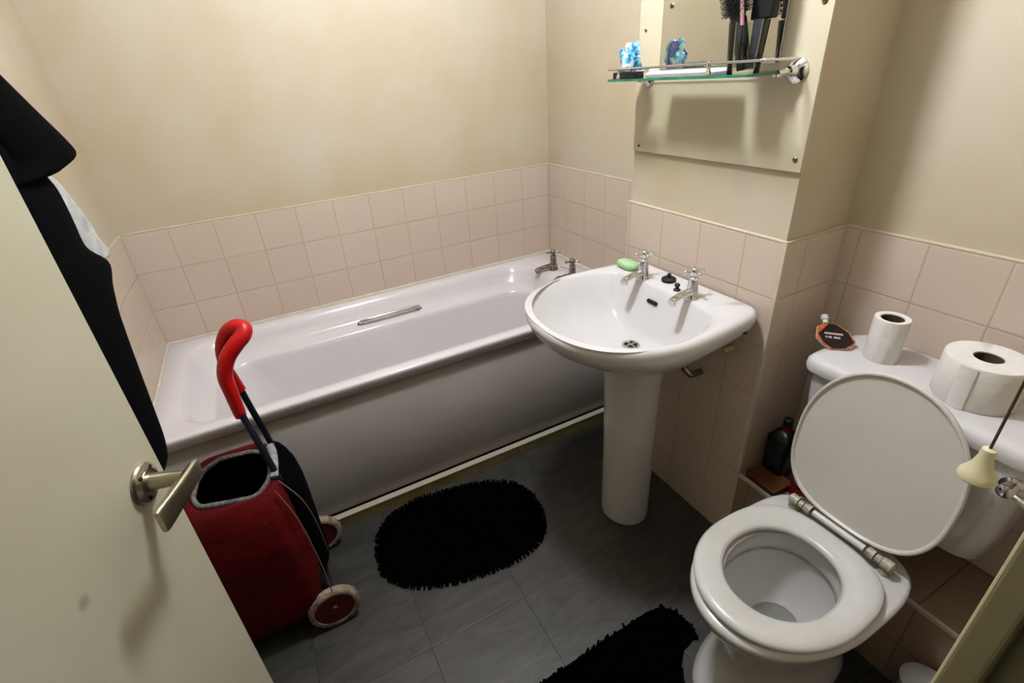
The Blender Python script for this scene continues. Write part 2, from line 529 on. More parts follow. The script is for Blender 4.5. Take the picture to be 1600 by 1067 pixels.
# ---------------------------------------------------------------- bathtub
BZ, BW = .586, .720
bt = thing('bathtub', 'white acrylic bathtub with side panel built in along the tiled back wall', 'bathtub', (L/2, -BW/2, 0))
def r_(x0, x1, y0, y1, r, z): return rrect(x0, x1, y0, y1, r, z, 10)
rings = [
    r_(.014, L-.010, -BW+.016, -.010, .012, BZ-.043),
    r_(.010, L-.006, -BW+.009, -.006, .012, BZ-.041),
    r_(.004, L-.003, -BW+.001, -.003, .014, BZ-.009),
    r_(.004, L-.003, -BW+.002, -.004, .014, BZ-.003),
    r_(.008, L-.007, -BW+.007, -.008, .014, BZ),
    r_(.075, L-.20, -BW+.048, -.050, .11, BZ-.002),
    r_(.082, L-.206, -BW+.056, -.058, .11, BZ-.008),
    r_(.094, L-.216, -BW+.066, -.070, .12, BZ-.035),
    r_(.112, L-.226, -BW+.076, -.086, .13, BZ-.070),
    r_(.126, L-.232, -BW+.082, -.104, .13, BZ-.088),
    r_(.146, L-.240, -BW+.090, -.138, .14, BZ-.096),
    r_(.152, L-.244, -BW+.093, -.146, .14, BZ-.104),
    r_(.158, L-.247, -BW+.096, -.150, .14, BZ-.125),
    r_(.235, L-.268, -BW+.115, -.170, .14, BZ-.27),
    r_(.300, L-.300, -BW+.145, -.195, .13, BZ-.375),
    r_(.360, L-.340, -BW+.190, -.235, .10, BZ-.395),
]
obj('tub', loft(rings, cap0=False), M_bath, bt, angle=70)
# handle recess moulding shows as a soft diagonal step
pr_ = []
for i in range(13):
    t = i/12
    z = .545 - .49*t
    # concave pressed panel
    y = -BW + .036 - .032*math.sin(PI*min(1, t*.95))**.8 + .010*t*t
    pr_.append((y, z))
bm = nb()
N = 2
cols = []
for x in (.004, L-.004):
    cols.append([bm.verts.new((x, y, z)) for y, z in pr_])
cb_ = [[bm.verts.new((x, y+.005, z)) for y, z in pr_] for x in (.004, L-.004)]
for i in range(12):
    bm.faces.new((cols[0][i], cols[1][i], cols[1][i+1], cols[0][i+1]))
    bm.faces.new((cb_[0][i], cb_[0][i+1], cb_[1][i+1], cb_[1][i]))
obj('front_panel', bm, M_panel, bt)
pl = obj('plinth', bx(.002, L-.002, -BW+.008, -BW+.030, 0, .048), M_skirt, bt, smooth=False)
obj('top_edge', bx(.002, L-.002, -BW+.006, -BW+.030, .048, .0525), M_plinthtop, pl, smooth=False)
sl = nb()
box(sl, .0, L, -.010, -.0008, BZ-.004, BZ+.006)
box(sl, .0, .007, -BW+.01, 0, BZ-.004, BZ+.005)
box(sl, L-.012, L, -BW+.01, 0, BZ-.004, BZ+.006)
obj('sealant', sl, M_seal, bt, smooth=False, bevel=.002)
# grab bar on the far inner slope
gx0, gx1, gy, gz = .738, 1.012, -.098, .525
gb = tube(smooth_path([(gx0, gy+.012, gz-.022), (gx0, gy-.012, gz-.012), (gx0+.02, gy-.022, gz-.004), ((gx0+gx1)/2, gy-.026, gz), (gx1-.02, gy-.022, gz-.004), (gx1, gy-.012, gz-.012), (gx1, gy+.012, gz-.022)], 6), .0085, 14)
obj('grab_bar', gb, M_chrome, bt)
for gx in (gx0, gx1):
    obj('bar_end', lathe([(.014, 0), (.014, .006), (.01, .008)], (gx, gy - .006, gz-.024), axis='y', seg=20), M_dchrome, bt)

def pillar_tap(bx_, by, bz, s, parent, name='tap', label=None, yaw=0.0, mat=None):
    mat = mat or M_chrome
    B = Matrix.Translation((bx_, by, bz)) @ Matrix.Rotation(yaw, 4, 'Z') @ Matrix.Scale(s, 4)
    def T(bm):
        for v in bm.verts: v.co = B @ v.co
        return bm
    bm = nb()
    lathe([(.024, 0), (.024, .004), (.021, .008), (.019, .016), (.0165, .03), (.0145, .05), (.013, .062), (.015, .064), (.015, .068), (.010, .072)], (0, 0, 0), seg=28, bm=bm)
    # spout towards -x
    prof = [(0, .022, .015, .013), (-.03, .023, .014, .010), (-.06, .022, .0135, .0085), (-.085, .019, .013, .008), (-.098, .014, .011, .008)]
    rings = []
    for x, z, hw, hh in prof:
        rings.append([Vector((x, hw*math.cos(2*PI*k/16), z + hh*math.sin(2*PI*k/16))) for k in range(16)])
    loft(rings, bm=bm)
    lathe([(.0105, .002), (.0115, .016)], (-.088, 0, 0), seg=20, bm=bm)
    t = obj(name, T(bm), mat, parent, angle=50)
    if label: t['label'] = label
    h = nb()
    lathe([(.009, .070), (.011, .076), (.012, .082), (.012, .09), (.0105, .096), (.006, .099)], (0, 0, 0), seg=22, bm=h)
    for k in range(4):
        a = k*PI/2 + PI/4 + .35
        d = Vector((math.cos(a), math.sin(a), 0))
        tube([d*.008 + Vector((0, 0, .086)), d*.022 + Vector((0, 0, .086)), d*.026 + Vector((0, 0, .086)), d*.031 + Vector((0, 0, .086)), d*.034 + Vector((0, 0, .086))],
             [.0045, .0042, .0062, .0062, .003], 12, bm=h)
    obj('cross_handle', T(h), mat, t, angle=50)
    return t
pillar_tap(1.665, -.245, BZ-.001, 1.0, bt, mat=M_dchrome)
pillar_tap(1.665, -.405, BZ-.001, 1.0, bt, mat=M_dchrome)
ch = nb()
cp = smooth_path([(1.69, -.27, .60), (1.72, -.33, .592), (1.70, -.37, .592), (1.66, -.36, .592), (1.62, -.34, .588)], 10)
tube(cp, .0016, 6, bm=ch)
obj('plug_chain', ch, M_dchrome, bt)

# ---------------------------------------------------------------- wash basin
CY = -1.148
SZ = .845
ba = thing('wash_basin', 'white china pedestal wash basin mounted on the tiled duct', 'basin', (1.375, CY, 0))
XB = 1.583
def out_shape(sx=0., sy=0., xb=XB):
    def f(x, y):
        dy = abs(y - CY)
        if x > xb: return False
        if x < 1.33:
            return ((1.33 - x)/(.282 - sx))**2.08 + (dy/(.276 - sy))**2.08 < 1
        w_ = .276 - sy - .028*min(1, (x-1.33)/.25)**1.6
        r = .03
        if x > xb - r and dy > w_ - r:
            return (x - (xb - r))**2 + (dy - (w_ - r))**2 < r*r
        return dy < w_
    return f
def bowl_shape(a, b, cx, n_=2.3):
    return lambda x, y: (abs(x-cx)/a)**n_ + (abs(y-CY)/b)**n_ < 1
NB = 96
bcx = 1.335
def ring_o(sx, sy, z, xb=XB): return polar(out_shape(sx, sy, xb), bcx, CY, z, NB)
def ring_b(a, b, cx, z, n_=2.3): return polar(bowl_shape(a, b, cx, n_), cx, CY, z, NB)
def ell(a, b, cx, z): return ring_b(a, b, cx, z, 2)
rb = [
    ell(.070, .080, 1.40, .640),
    ell(.095, .105, 1.395, .662),
    ring_b(.150, .170, 1.375, .695, 2.2),
    ring_b(.215, .222, 1.352, .738, 2.3),
    ring_o(.030, .022, .775),
    ring_o(.010, .006, .800),
    ring_o(.001, .001, .822),
    ring_o(.002, .002, .836),
    ring_o(.010, .010, .8445),
    ring_o(.020, .020, SZ),
]
def inner(a, b, cx, z, n_=2.35): return polar(bowl_shape(a, b, cx, n_), bcx, CY, z, NB)
rb += [
    inner(.245, .252, 1.300, SZ - .0015),
    inner(.236, .243, 1.300, SZ - .010),
    inner(.223, .230, 1.302, SZ - .032),
    inner(.204, .210, 1.308, SZ - .066),
    inner(.174, .180, 1.318, SZ - .102),
    inner(.132, .136, 1.335, SZ - .130),
    inner(.082, .084, 1.352, SZ - .146),
    inner(.036, .038, 1.362, SZ - .152),
    inner(.021, .021, 1.364, SZ - .154, 2),
]
# keep the back deck wide: clamp bowl rings away from the wall side
for ring in rb[10:]:
    for v in ring:
        lim = 1.468 - max(0, (SZ - v.z))*.45
        if v.x > lim: v.x = lim + (v.x-lim)*.22
obj('bowl', loft(rb), M_porc, ba, angle=75)
pd = []
for z, a, b in ((0, .0735, .079), (.006, .0745, .080), (.03, .074, .0795), (.25, .0735, .0795), (.45, .075, .082), (.58, .078, .086), (.64, .084, .092), (.675, .092, .098)):
    pd.append(ell(a*1.1, b*1.08, 1.380, z))
obj('pedestal', loft(pd), M_porc, ba, angle=60)
obj('waste', lathe([(.026, SZ-.1525), (.026, SZ-.1495), (.0205, SZ-.1485), (.0185, SZ-.152)], (1.364, CY, 0), seg=36), M_chrome, ba)
wg = nb()
lathe([(.018, SZ-.1518), (.018, SZ-.1508)], (1.364, CY, 0), seg=30, bm=wg)
wgo = obj('waste_hole', wg, M_dark, ba)
wgc = nb()
for a in (0, PI/2):
    dx, dy = math.cos(a)*.018, math.sin(a)*.018
    tube([(1.364-dx, CY-dy, SZ-.150), (1.364+dx, CY+dy, SZ-.150)], .0018, 8, bm=wgc)
obj('waste_grid', wgc, M_chrome, ba)
# overflow slot in the back of the bowl
ov = []
OVX, OVZ = 1.4585, .800
ovm = Matrix.Translation((OVX, CY + .024, OVZ)) @ Matrix.Rotation(-.42, 4, 'Y')
bm = nb()
pts = rrect(-.0055, .0055, -.020, .020, .0050, 0, 6)
loft([[ovm @ Vector((-.0035, p.y, p.x)) for p in pts], [ovm @ Vector((.004, p.y, p.x)) for p in pts]], bm=bm)
obj('overflow_slot', bm, M_dark, ba)
pillar_tap(1.492, -1.042, SZ - .0005, .92, ba, yaw=.12)
pillar_tap(1.500, -1.232, SZ - .0005, .92, ba, yaw=.12)
cs = nb()
lathe([(.010, 0), (.010, .003), (.006, .006), (.0055, .012), (.008, .014), (.008, .019), (.004, .022)], (1.505, -1.172, SZ-.0005), seg=18, bm=cs)
cs_o = obj('chain_stay', cs, M_blackrub, ba)
obj('maker_mark', bx(1.500, 1.512, CY-.2655, CY-.262, .806, .811), M_dark, ba, smooth=False)
# fixings below the basin
iv_ = nb()
lathe([(.016, 0), (.016, .012), (.010, .016), (.008, .04), (.006, .045)], (LB, -1.325, .700), axis='x', seg=20, bm=iv_, M=Matrix.Rotation(PI, 3, 'Z'))
obj('wall_fixing', iv_, simple('yellowed_plastic', 'cdb78f', .5), ba)
pp = tube(smooth_path([(1.50, -1.19, .70), (1.53, -1.20, .60), (1.545, -1.22, .565), (1.56, -1.225, .56), (1.59, -1.225, .56)], 6), .011, 14)
obj('supply_pipe', pp, M_dchrome, ba)
pp2 = tube(smooth_path([(1.50, -1.06, .70), (1.53, -1.06, .60), (1.545, -1.06, .45), (1.56, -1.06, .44), (1.59, -1.06, .44)], 6), .008, 14)
obj('supply_pipe', pp2, M_dchrome, ba)

# soap and plug on the basin
so = []
for z, s_ in ((0, .75), (.004, .93), (.011, 1.0), (.018, .93), (.022, .75)):
    c_, n_ = (1.512, -.945), 28
    so.append([Vector((c_[0] + .026*s_*math.copysign(abs(math.cos(2*PI*k/n_))**.85, math.cos(2*PI*k/n_)), c_[1] + .043*s_*math.copysign(abs(math.sin(2*PI*k/n_))**.85, math.sin(2*PI*k/n_)), SZ + z)) for k in range(n_)])
tag(obj('soap_bar', loft(so), M_soap, None, angle=80), 'pale green oval bar of soap lying on the back corner of the wash basin', 'soap')
pg = nb()
lathe([(.021, 0), (.022, .004), (.0215, .009), (.016, .013), (.006, .014), (.005, .018), (.0065, .022), (.004, .025)], (1.535, -1.108, SZ), seg=28, bm=pg)
tag(obj('sink_plug', pg, M_blackrub, None), 'small black rubber plug lying between the two basin taps', 'plug')

# ---------------------------------------------------------------- toilet
TY = -1.742
to = thing('toilet', 'white toilet pan with seat down and lid raised', 'toilet', (1.35, TY, 0))
def egg(x0, x1, hw, z, back=2.8, front=2.05, split=.52, cy=TY, cen=None):
    xm = x0 + (x1-x0)*split
    def f(x, y):
        dy = abs(y-cy)
        if x < xm: return ((xm-x)/(xm-x0))**front + (dy/hw)**front < 1
        return ((x-xm)/(x1-xm))**back + (dy/hw)**back < 1
    return polar(f, cen or 1.31, cy, z, 72)
R0 = [
    egg(1.135, 1.585, .122, 0.0), egg(1.133, 1.585, .124, .012), egg(1.150, 1.585, .112, .028), egg(1.195, 1.585, .092, .09), egg(1.205, 1.585, .094, .16),
    egg(1.180, 1.585, .112, .23), egg(1.135, 1.585, .142, .30), egg(1.105, 1.585, .163, .345), egg(1.094, 1.585, .171, .375, back=4), egg(1.096, 1.584, .170, .385, back=4), egg(1.104, 1.578, .163, .390, back=4),
    egg(1.178, 1.44, .104, .390, 2.2), egg(1.172, 1.447, .108, .384, 2.2), egg(1.172, 1.447, .108, .350, 2.2), egg(1.176, 1.443, .105, .333, 2.2), egg(1.172, 1.448, .109, .327, 2.2),
    egg(1.172, 1.449, .109, .31, 2.2), egg(1.195, 1.44, .098, .26, 2.2), egg(1.24, 1.42, .072, .20, 2.2), egg(1.275, 1.40, .045, .165, 2.1), egg(1.30, 1.37, .03, .14, 2.1)]
sP = NT('stained_toilet_china')
sP.b.inputs['Roughness'].default_value = .12
sP.b.inputs['Coat Weight'].default_value = .5
geo = sP.n('TexCoord').outputs['Object']
sx = sP.n('SeparateXYZ'); sP.l(geo, sx.inputs[0])
band = sP.math('MULTIPLY', sP.ramp(sx.outputs[2], .318, .326), sP.math('SUBTRACT', 1.0, sP.ramp(sx.outputs[2], .331, .341)))
foot = sP.math('SUBTRACT', 1.0, sP.ramp(sx.outputs[2], .006, .016))
st_ = sP.math('MULTIPLY', sP.ramp(sP.noise(14, 5), .22, .48), sP.math('MAXIMUM', band, foot))
base_ = sP.mix(sP.noise(3), lin('e6e5e3', .78), lin('dcdad5', .78))
sP.l(sP.mix(sP.math('MULTIPLY', st_, .85), base_, lin('7d6a3a')), sP.b.inputs['Base Color'])
obj('pan', loft(R0), sP.m, to, angle=60)
obj('water', loft([egg(1.262, 1.408, .054, .178, 2.2), egg(1.262, 1.408, .054, .1785, 2.2)]), M_water, to)
def seat_ring(ox0, ox1, ow, ix0, ix1, iw, z):
    return ox0
S = [
    egg(1.112, 1.493, .158, .395, back=3.0), egg(1.107, 1.496, .163, .399, back=3.0), egg(1.106, 1.497, .165, .406, back=3.0), egg(1.112, 1.493, .160, .412, back=3.0),
    egg(1.124, 1.482, .149, .4145, back=3.0),
    egg(1.166, 1.438, .117, .4135, 2.2), egg(1.174, 1.432, .110, .409, 2.2), egg(1.177, 1.430, .108, .402, 2.2), egg(1.174, 1.433, .111, .395, 2.2)]
obj('seat', loft(S, loop=True), M_seat, to, angle=60)
# raised lid leaning against the cistern
LT = math.atan(.115)
lidM = Matrix.Translation((1.521, TY, .424)) @ Matrix.Rotation(LT, 4, 'Y')
def lid_ring(hw, v0, v1, off, n_=72, p_top=2.1, p_bot=2.9):
    c = v0 + (v1-v0)*.47
    out_ = []
    for k in range(n_):
        a = 2*PI*k/n_
        ca, sa = math.cos(a), math.sin(a)
        e = p_top if sa > 0 else p_bot
        h = (v1-c) if sa > 0 else (c-v0)
        r = 1/((abs(ca)/hw)**e + (abs(sa)/h)**e)**(1/e)
        out_.append(lidM @ Vector((off, r*ca, c + r*sa)))
    return out_
LH = .408
Ld = [lid_ring(.150, .014, LH-.014, .012), lid_ring(.163, .003, LH-.003, .009), lid_ring(.166, .0, LH, .002), lid_ring(.166, .0, LH, -.004), lid_ring(.164, .002, LH-.002, -.0065),
      lid_ring(.1605, .006, LH-.006, -.0065), lid_ring(.1585, .008, LH-.008, -.004), lid_ring(.157, .0095, LH-.0095, -.001), lid_ring(.120, .05, LH-.05, .0005), lid_ring(.05, .14, LH-.14, .001)]
obj('lid', loft(Ld), M_lid, to, angle=50)
hg = obj('hinge_bar', tube([(1.508, TY-.060, .418), (1.508, TY+.060, .418)], .0085, 16), M_seat, to)
for s_ in (-1, 1):
    bm = nb()
    tube([(1.508, TY+s_*.066, .418), (1.508, TY+s_*.082, .418)], .0125, 18, bm=bm)
    tube([(1.508, TY+s_*.085, .418), (1.508, TY+s_*.096, .418)], .0105, 18, bm=bm)
    tube([(1.508, TY+s_*.098, .418), (1.508, TY+s_*.118, .418), (1.508, TY+s_*.122, .418)], [.0135, .0135, .008], 18, bm=bm)
    lathe([(.015, .388), (.015, .398), (.010, .404), (.010, .418)], (1.512, TY+s_*.108, 0), seg=18, bm=bm)
    obj('hinge', bm, simple('worn_hinge_plastic', 'cfccbd', .3, c2='8d866c', scale=70), to)

# cistern
XC = LW - .004
ci = thing('toilet_cistern', 'white china cistern on the wall above the ledge, behind the raised toilet lid', 'cistern', (1.72, TY, .44))
def cr(xf, y0, y1, r, z): return rrect(xf, XC, y0, y1, r, z, 8)
obj('tank', loft([cr(1.660, -1.915, -1.575, .05, .428), cr(1.632, -1.935, -1.556, .05, .434), cr(1.618, -1.943, -1.548, .045, .450), cr(1.612, -1.950, -1.542, .04, .52), cr(1.606, -1.958, -1.532, .035, .66), cr(1.605, -1.960, -1.530, .03, .728)]), M_porc, ci, angle=60)
obj('tank_lid', loft([cr(1.606, -1.962, -1.528, .03, .7285), cr(1.594, -1.974, -1.516, .035, .731), cr(1.592, -1.976, -1.514, .036, .742), cr(1.594, -1.974, -1.516, .036, .757), cr(1.602, -1.966, -1.524, .034, .766), cr(1.616, -1.950, -1.540, .03, .770)]), M_porc, ci, angle=60)
lv = nb()
lathe([(.019, 0), (.019, -.004), (.013, -.007), (.011, -.018), (.0135, -.02), (.0135, -.030), (.007, -.034)], (1.6065, -1.940, .686), axis='x', seg=26, bm=lv)
tube(smooth_path([(1.584, -1.944, .686), (1.578, -1.965, .682), (1.576, -1.99, .674), (1.578, -2.015, .666)], 6), .0062, 14, bm=lv)
obj('flush_lever', lv, M_chrome, ci)

# things on the cistern
def roll(name, x, y, z, r, rc, h, label, core_mat, group=None):
    t = thing(name, label, 'toilet roll', (x, y, z), group)
    n = 56
    def ring(rr, zz, am=0):
        return [Vector((x + (rr + am*noise.noise(Vector((math.cos(2*PI*k/n)*3, math.sin(2*PI*k/n)*3, zz*9))))*math.cos(2*PI*k/n), y + (rr + am*noise.noise(Vector((math.cos(2*PI*k/n)*3, math.sin(2*PI*k/n)*3, zz*9))))*math.sin(2*PI*k/n), zz)) for k in range(n)]
    obj('paper', loft([ring(rc, z+.001), ring(r*.97, z), ring(r, z+.004, .0015), ring(r, z+h*.5, .003), ring(r, z+h-.004, .0015), ring(r*.975, z+h), ring(rc+.001, z+h-.001), ring(rc, z+h-.006)], loop=True), M_paper, t, angle=60)
    obj('cardboard_core', loft([ring(rc+.0002, z+.002), ring(rc+.0002, z+h-.003), ring(rc-.0012, z+h-.003), ring(rc-.0012, z+.002)], loop=True), core_mat, t, angle=60)
    return t
roll('toilet_roll', 1.722, -1.622, .770, .0355, .0225, .108, 'thin nearly used up toilet roll standing on the cistern lid beside the orange sachet', M_core)
bigr = roll('toilet_roll', 1.712, -1.806, .770, .069, .0235, .098, 'thick full toilet roll standing upright on the right part of the cistern lid', M_core)
fl_ = []
for i in range(2):
    pass
flp = nb()
rows = []
for i in range(8):
    t = i/7
    a = PI*.93 + .40*t
    rr = .0702 + .0012*math.sin(t*PI)
    rows.append([Vector((1.712 + (rr+o)*math.cos(a), -1.806 + (rr+o)*math.sin(a), zz)) for zz, o in ((.771, 0), (.80, .0006), (.84, .0006), (.8675, 0), (.8675, .001), (.771, .001))])
loft(rows, bm=flp)
obj('loose_sheet', flp, M_paper, bigr, angle=60)

# sachet with white cap on the cistern
sa = thing('sachet', 'black and orange toiletry sachet with a white cap on the left corner of the cistern', 'sachet', (1.69, -1.53, .77))
SM = Matrix.Translation((1.665, -1.538, .7715)) @ Matrix.Rotation(math.radians(38), 4, 'Z') @ Matrix.Rotation(math.radians(-24), 4, 'Y')
def sm(*p): return SM @ Vector(p)
def slab(poly, z0, z1, bm=None):
    return loft([[sm(x, y, z0) for x, y in poly], [sm(x, y, z1) for x, y in poly]], bm=bm)
outp = [(-.004, .0), (.006, -.040), (.030, -.052), (.062, -.034), (.078, -.014), (.080, .010), (.064, .028), (.030, .030), (.010, .016)]
obj('backing', slab([(x*1.04-.001, y*1.06) for x, y in outp], 0, .003), simple('white_plastic_film', 'e6d8cc', .35), sa, smooth=False)
obj('orange_panel', slab(outp, .003, .006), simple('orange_print', 'd8742e', .35, c2='b4441a', scale=30), sa, smooth=False)
obj('black_panel', slab([(-.002, -.003), (.004, -.030), (.022, -.048), (.052, -.038), (.075, -.012), (.077, .004), (.040, .027), (.014, .016)], .006, .008), simple('black_print', '0d0809', .35, c2='241012', scale=40), sa, smooth=False)
tx = nb()
for (x0, x1, y0, y1) in ((.040, .046, -.026, .014), (.028, .034, -.020, -.006), (.028, .034, -.002, .006), (.028, .034, .008, .012)):
    slab([(x0, y0), (x1, y0), (x1, y1), (x0, y1)], .0082, .0088, bm=tx)
obj('lettering', tx, simple('pale_print', 'c9aeb4', .4), sa, smooth=False)
obj('cap', tube([sm(.078, .010, .004), sm(.088, .012, .004), sm(.089, .012, .004), sm(.104, .014, .004)], [.006, .006, .0095, .009], 18), simple('white_cap', 'ecece8', .4), sa)

# things on the ledge beside the cistern
wbx = thing('wooden_block', 'low brown wooden tray lying on the tiled ledge in the dark corner beside the cistern', 'box', (1.64, -1.47, .28))
WM = Matrix.Translation((1.634, -1.472, .2805)) @ Matrix.Rotation(math.radians(-3), 4, 'Z')
obj('lid', bx(-.036, .046, -.062, .040, .016, .021, M=WM), simple('amber_wood', '6b3d10', .5, c2='4f2b0a', scale=25), wbx, bevel=.002)
obj('side', bx(-.034, .044, -.060, .038, 0, .016, M=WM), simple('brown_wood', '4d2a0c', .5, c2='3a1f08', scale=25), wbx, bevel=.002)
bo = thing('black_bottle', 'black bottle with a red collar standing in the shadowed corner beside the cistern', 'bottle', (1.70, -1.462, .302))
obj('body', loft([rrect(1.662, 1.735, -1.500, -1.432, .012, z_, 5) for z_ in (.3025, .36, .42)] + [rrect(1.674, 1.723, -1.490, -1.442, .012, .438, 5), rrect(1.687, 1.710, -1.477, -1.455, .011, .448, 5)]), simple('black_plastic', '09090b', .35), bo)
obj('label', bx(1.660, 1.6622, -1.492, -1.440, .325, .405), simple('grey_label', '2a2a30', .5, c2='17171c', scale=60), bo, smooth=False)
obj('collar', lathe([(.014, .447), (.014, .462)], (1.6985, -1.466, 0), seg=20), simple('red_plastic', '7a0a10', .4), bo)
obj('cap', lathe([(.013, .4622), (.0125, .484), (.008, .487)], (1.6985, -1.466, 0), seg=20), M_blackrub, bo)
rc_ = thing('red_canister', 'dark red plastic tub on the ledge, half hidden by the raised toilet lid', 'tub', (1.700, -1.578, .28))
obj('tub_body', lathe([(.036, .2805), (.040, .284), (.042, .32), (.042, .335)], (1.674, -1.574, 0), seg=36), simple('red_tub_plastic', '8e0f14', .35, c2='6a0a0f', scale=20), rc_)
obj('tub_lid', lathe([(.0435, .335), (.0435, .345), (.038, .348)], (1.674, -1.574, 0), seg=36), simple('dark_tub_lid', '3a0a0c', .4), rc_)

# toilet brush pot on the floor right of the pan
tb = thing('toilet_brush_holder', 'white plastic toilet brush pot on the floor to the right of the toilet pan', 'toilet brush', (1.532, -1.985, 0))
bxx, byy = 1.530, -1.990
obj('pot', lathe([(.050, 0), (.052, .004), (.046, .05), (.043, .14), (.046, .150), (.046, .153), (.041, .153)], (bxx, byy, 0), seg=36), simple('white_plastic_pot', 'd6dade', .35), tb)
obj('pot_lid', lathe([(.048, .153), (.050, .157), (.044, .163), (.020, .168), (.012, .172)], (bxx, byy, 0), seg=36), simple('white_plastic_lid', 'e2e6ea', .3), tb)
obj('brush_handle', lathe([(.008, .170), (.008, .32), (.011, .325), (.011, .35), (.006, .356)], (bxx+.02, byy-.03, 0), seg=16), simple('white_handle', 'dcdfe2', .35), tb) if False else None

# pull cord with bell
pc = thing('pull_cord', 'light pull cord with an ivory bell shaped knob hanging in front of the cistern', 'pull cord', (1.287, -1.958, ZC))
PX, PY, PZ = 1.287, -1.958, .930
obj('cord', tube([(PX, PY, PZ), (PX, PY, ZC-.03)], .0018, 8), M_cord, pc)
obj('bell_knob', lathe([(.0055, .024), (.0080, .022), (.0088, .008), (.0120, -.006), (.0175, -.017), (.0210, -.023), (.0215, -.029), (.019, -.032)], (PX, PY, PZ-.012), seg=30), M_bell, pc)
obj('switch_housing', lathe([(.04, ZC-.035), (.045, ZC)], (PX, PY, 0), seg=30), M_porc, pc)

# ---------------------------------------------------------------- access panel, mirror, shelf
XP = LB - .002
ap = thing('access_panel', 'cream painted board screwed over the duct behind the mirror and glass shelf', 'panel', (LB, -1.14, 1.2))
M_apn = simple('panel_paint', 'e2d8bf', .5, c2='dcd0b2', scale=4)
obj('board', bx(XP + .0001, LB + P + .0005, YB1 + .004, YB0 - .012, 1.198, 2.02), M_apn, ap, smooth=False, bevel=.0012)
def screw(x, y, z, r, parent):
    o = obj('screw', lathe([(r, 0), (r, -.0015), (r*.7, -.003)], (x, y, z), axis='x', seg=18), M_screw, parent)
    obj('screw_slot', bx(x-.0036, x-.003, y-r*.6, y+r*.6, z-.0006, z+.0006), M_dark, o, smooth=False)
screw(XP, -.880, 1.215, .0045, ap); screw(XP, -1.397, 1.226, .006, ap)
screw(XP, -1.393, 1.531, .006, ap); screw(XP, -.882, 1.527, .0045, ap)
mi = thing('wall_mirror', 'frameless rectangular mirror fixed above the glass shelf', 'mirror', (XP, -1.13, 1.3))
M0, M1 = -1.318, -.950
obj('mirror_glass', bx(XP - .006, XP - .0003, M0, M1, 1.425, 1.86), M_mirror, mi, smooth=False, bevel=.001)
screw(XP - .006, -.982, 1.573, .0065, mi)
sh = thing('glass_shelf', 'glass bathroom shelf with chrome guard rail below the mirror', 'shelf', (1.52, -1.12, 1.40))
GX0, GY0, GY1, GZ = 1.452, -1.352, -.882, 1.404
obj('glass_plate', loft([rrect(GX0, XP-.012, GY0, GY1, .012, GZ, 5), rrect(GX0, XP-.012, GY0, GY1, .012, GZ+.006, 5)]), M_gglass, sh, smooth=False)
obj('glass_edge', loft([rrect(GX0-.0003, XP-.012, GY0-.0003, GY1+.0003, .012, GZ+.0003, 5), rrect(GX0-.0003, XP-.012, GY0-.0003, GY1+.0003, .012, GZ+.0057, 5)], cap0=False, cap1=False), M_gedge, sh, smooth=False)
rail = smooth_path([(XP-.02, -1.372, GZ+.028), (GX0+.03, -1.372, GZ+.029), (GX0+.012, -1.362, GZ+.030), (GX0+.010, -1.34, GZ+.030), (GX0+.010, -1.10, GZ+.030), (GX0+.010, -.90, GZ+.030), (GX0+.012, -.886, GZ+.030), (GX0+.025, -.880, GZ+.030), (GX0+.05, -.878, GZ+.030)], 5)
obj('guard_rail', tube(rail, .0032, 10), M_chrome, sh)
for yy in (-1.235, -.925):
    bm = nb()
    lathe([(.0065, GZ+.006), (.0065, GZ+.014), (.0042, GZ+.017), (.0042, GZ+.026), (.0055, GZ+.030), (.003, GZ+.036)], (GX0+.010, yy, 0), seg=16, bm=bm)
    obj('rail_post', bm, M_chrome, sh)
for yy in (-1.362, -.905):
    bm = nb()
    lathe([(.026, 0), (.0255, -.004), (.019, -.010), (.012, -.014), (.010, -.03)], (XP, yy, GZ+.004), axis='x', seg=30, bm=bm)
    tube([(XP-.012, yy, GZ+.004), (XP-.045, yy+.012*(1 if yy < -1 else -1)*1, GZ+.001)], [.010, .007], 14, bm=bm)
    lathe([(.006, GZ-.008), (.009, GZ-.006), (.009, GZ)], (XP-.045, yy+.014*(1 if yy < -1 else -1), 0), seg=16, bm=bm)
    obj('wall_mount', bm, M_chrome, sh)

# things on the shelf
def crumple(c, sx, sy, sz, seed, amp=.35, sub=4):
    bm = nb()
    bmesh.ops.create_icosphere(bm, subdivisions=sub, radius=1)
    for v in bm.verts:
        d = v.co.copy()
        n_ = noise.noise(d*1.7 + Vector((seed, 0, 0)))*1.0 + abs(noise.noise(d*4 + Vector((0, seed, 0))))*.8 - .2
        k = 1 + amp*n_
        v.co = Vector((c[0] + d.x*sx*k, c[1] + d.y*sy*k, max(c[2] - sz*.92, c[2] + d.z*sz*k)))
    return bm
sB = NT('blue_printed_film')
cr_ = sB.n('ValToRGB')
els = cr_.color_ramp.elements
els[0].position = .30; els[0].color = lin('5a4fc0')
els[1].position = .60; els[1].color = lin('e9edf2')
for p_, c_ in ((.38, '8f86d6'), (.43, '2b4f8a'), (.48, '45a9cf'), (.53, '9cd6e6')):
    e = els.new(p_); e.color = lin(c_)
sB.l(sB.noise(28, 3, .6), cr_.inputs[0]); sB.l(cr_.outputs[0], sB.b.inputs['Base Color'])
sB.b.inputs['Roughness'].default_value = .2
sT = GZ + .0062
bag_ = obj('crumpled_wrapper', crumple((1.500, -.925, sT+.044), .020, .036, .046, 2.3), sB.m, None, angle=25)
tag(bag_, 'crumpled blue and purple plastic wrapper on the left end of the glass shelf', 'wrapper')
kb = obj('black_case', loft([rrect(1.460, 1.486, -1.000, -.900, .004, z_, 4) for z_ in (sT, sT+.016)]), simple('black_case_plastic', '0a0a10', .35, c2='26262e', scale=60), None, bevel=.001)
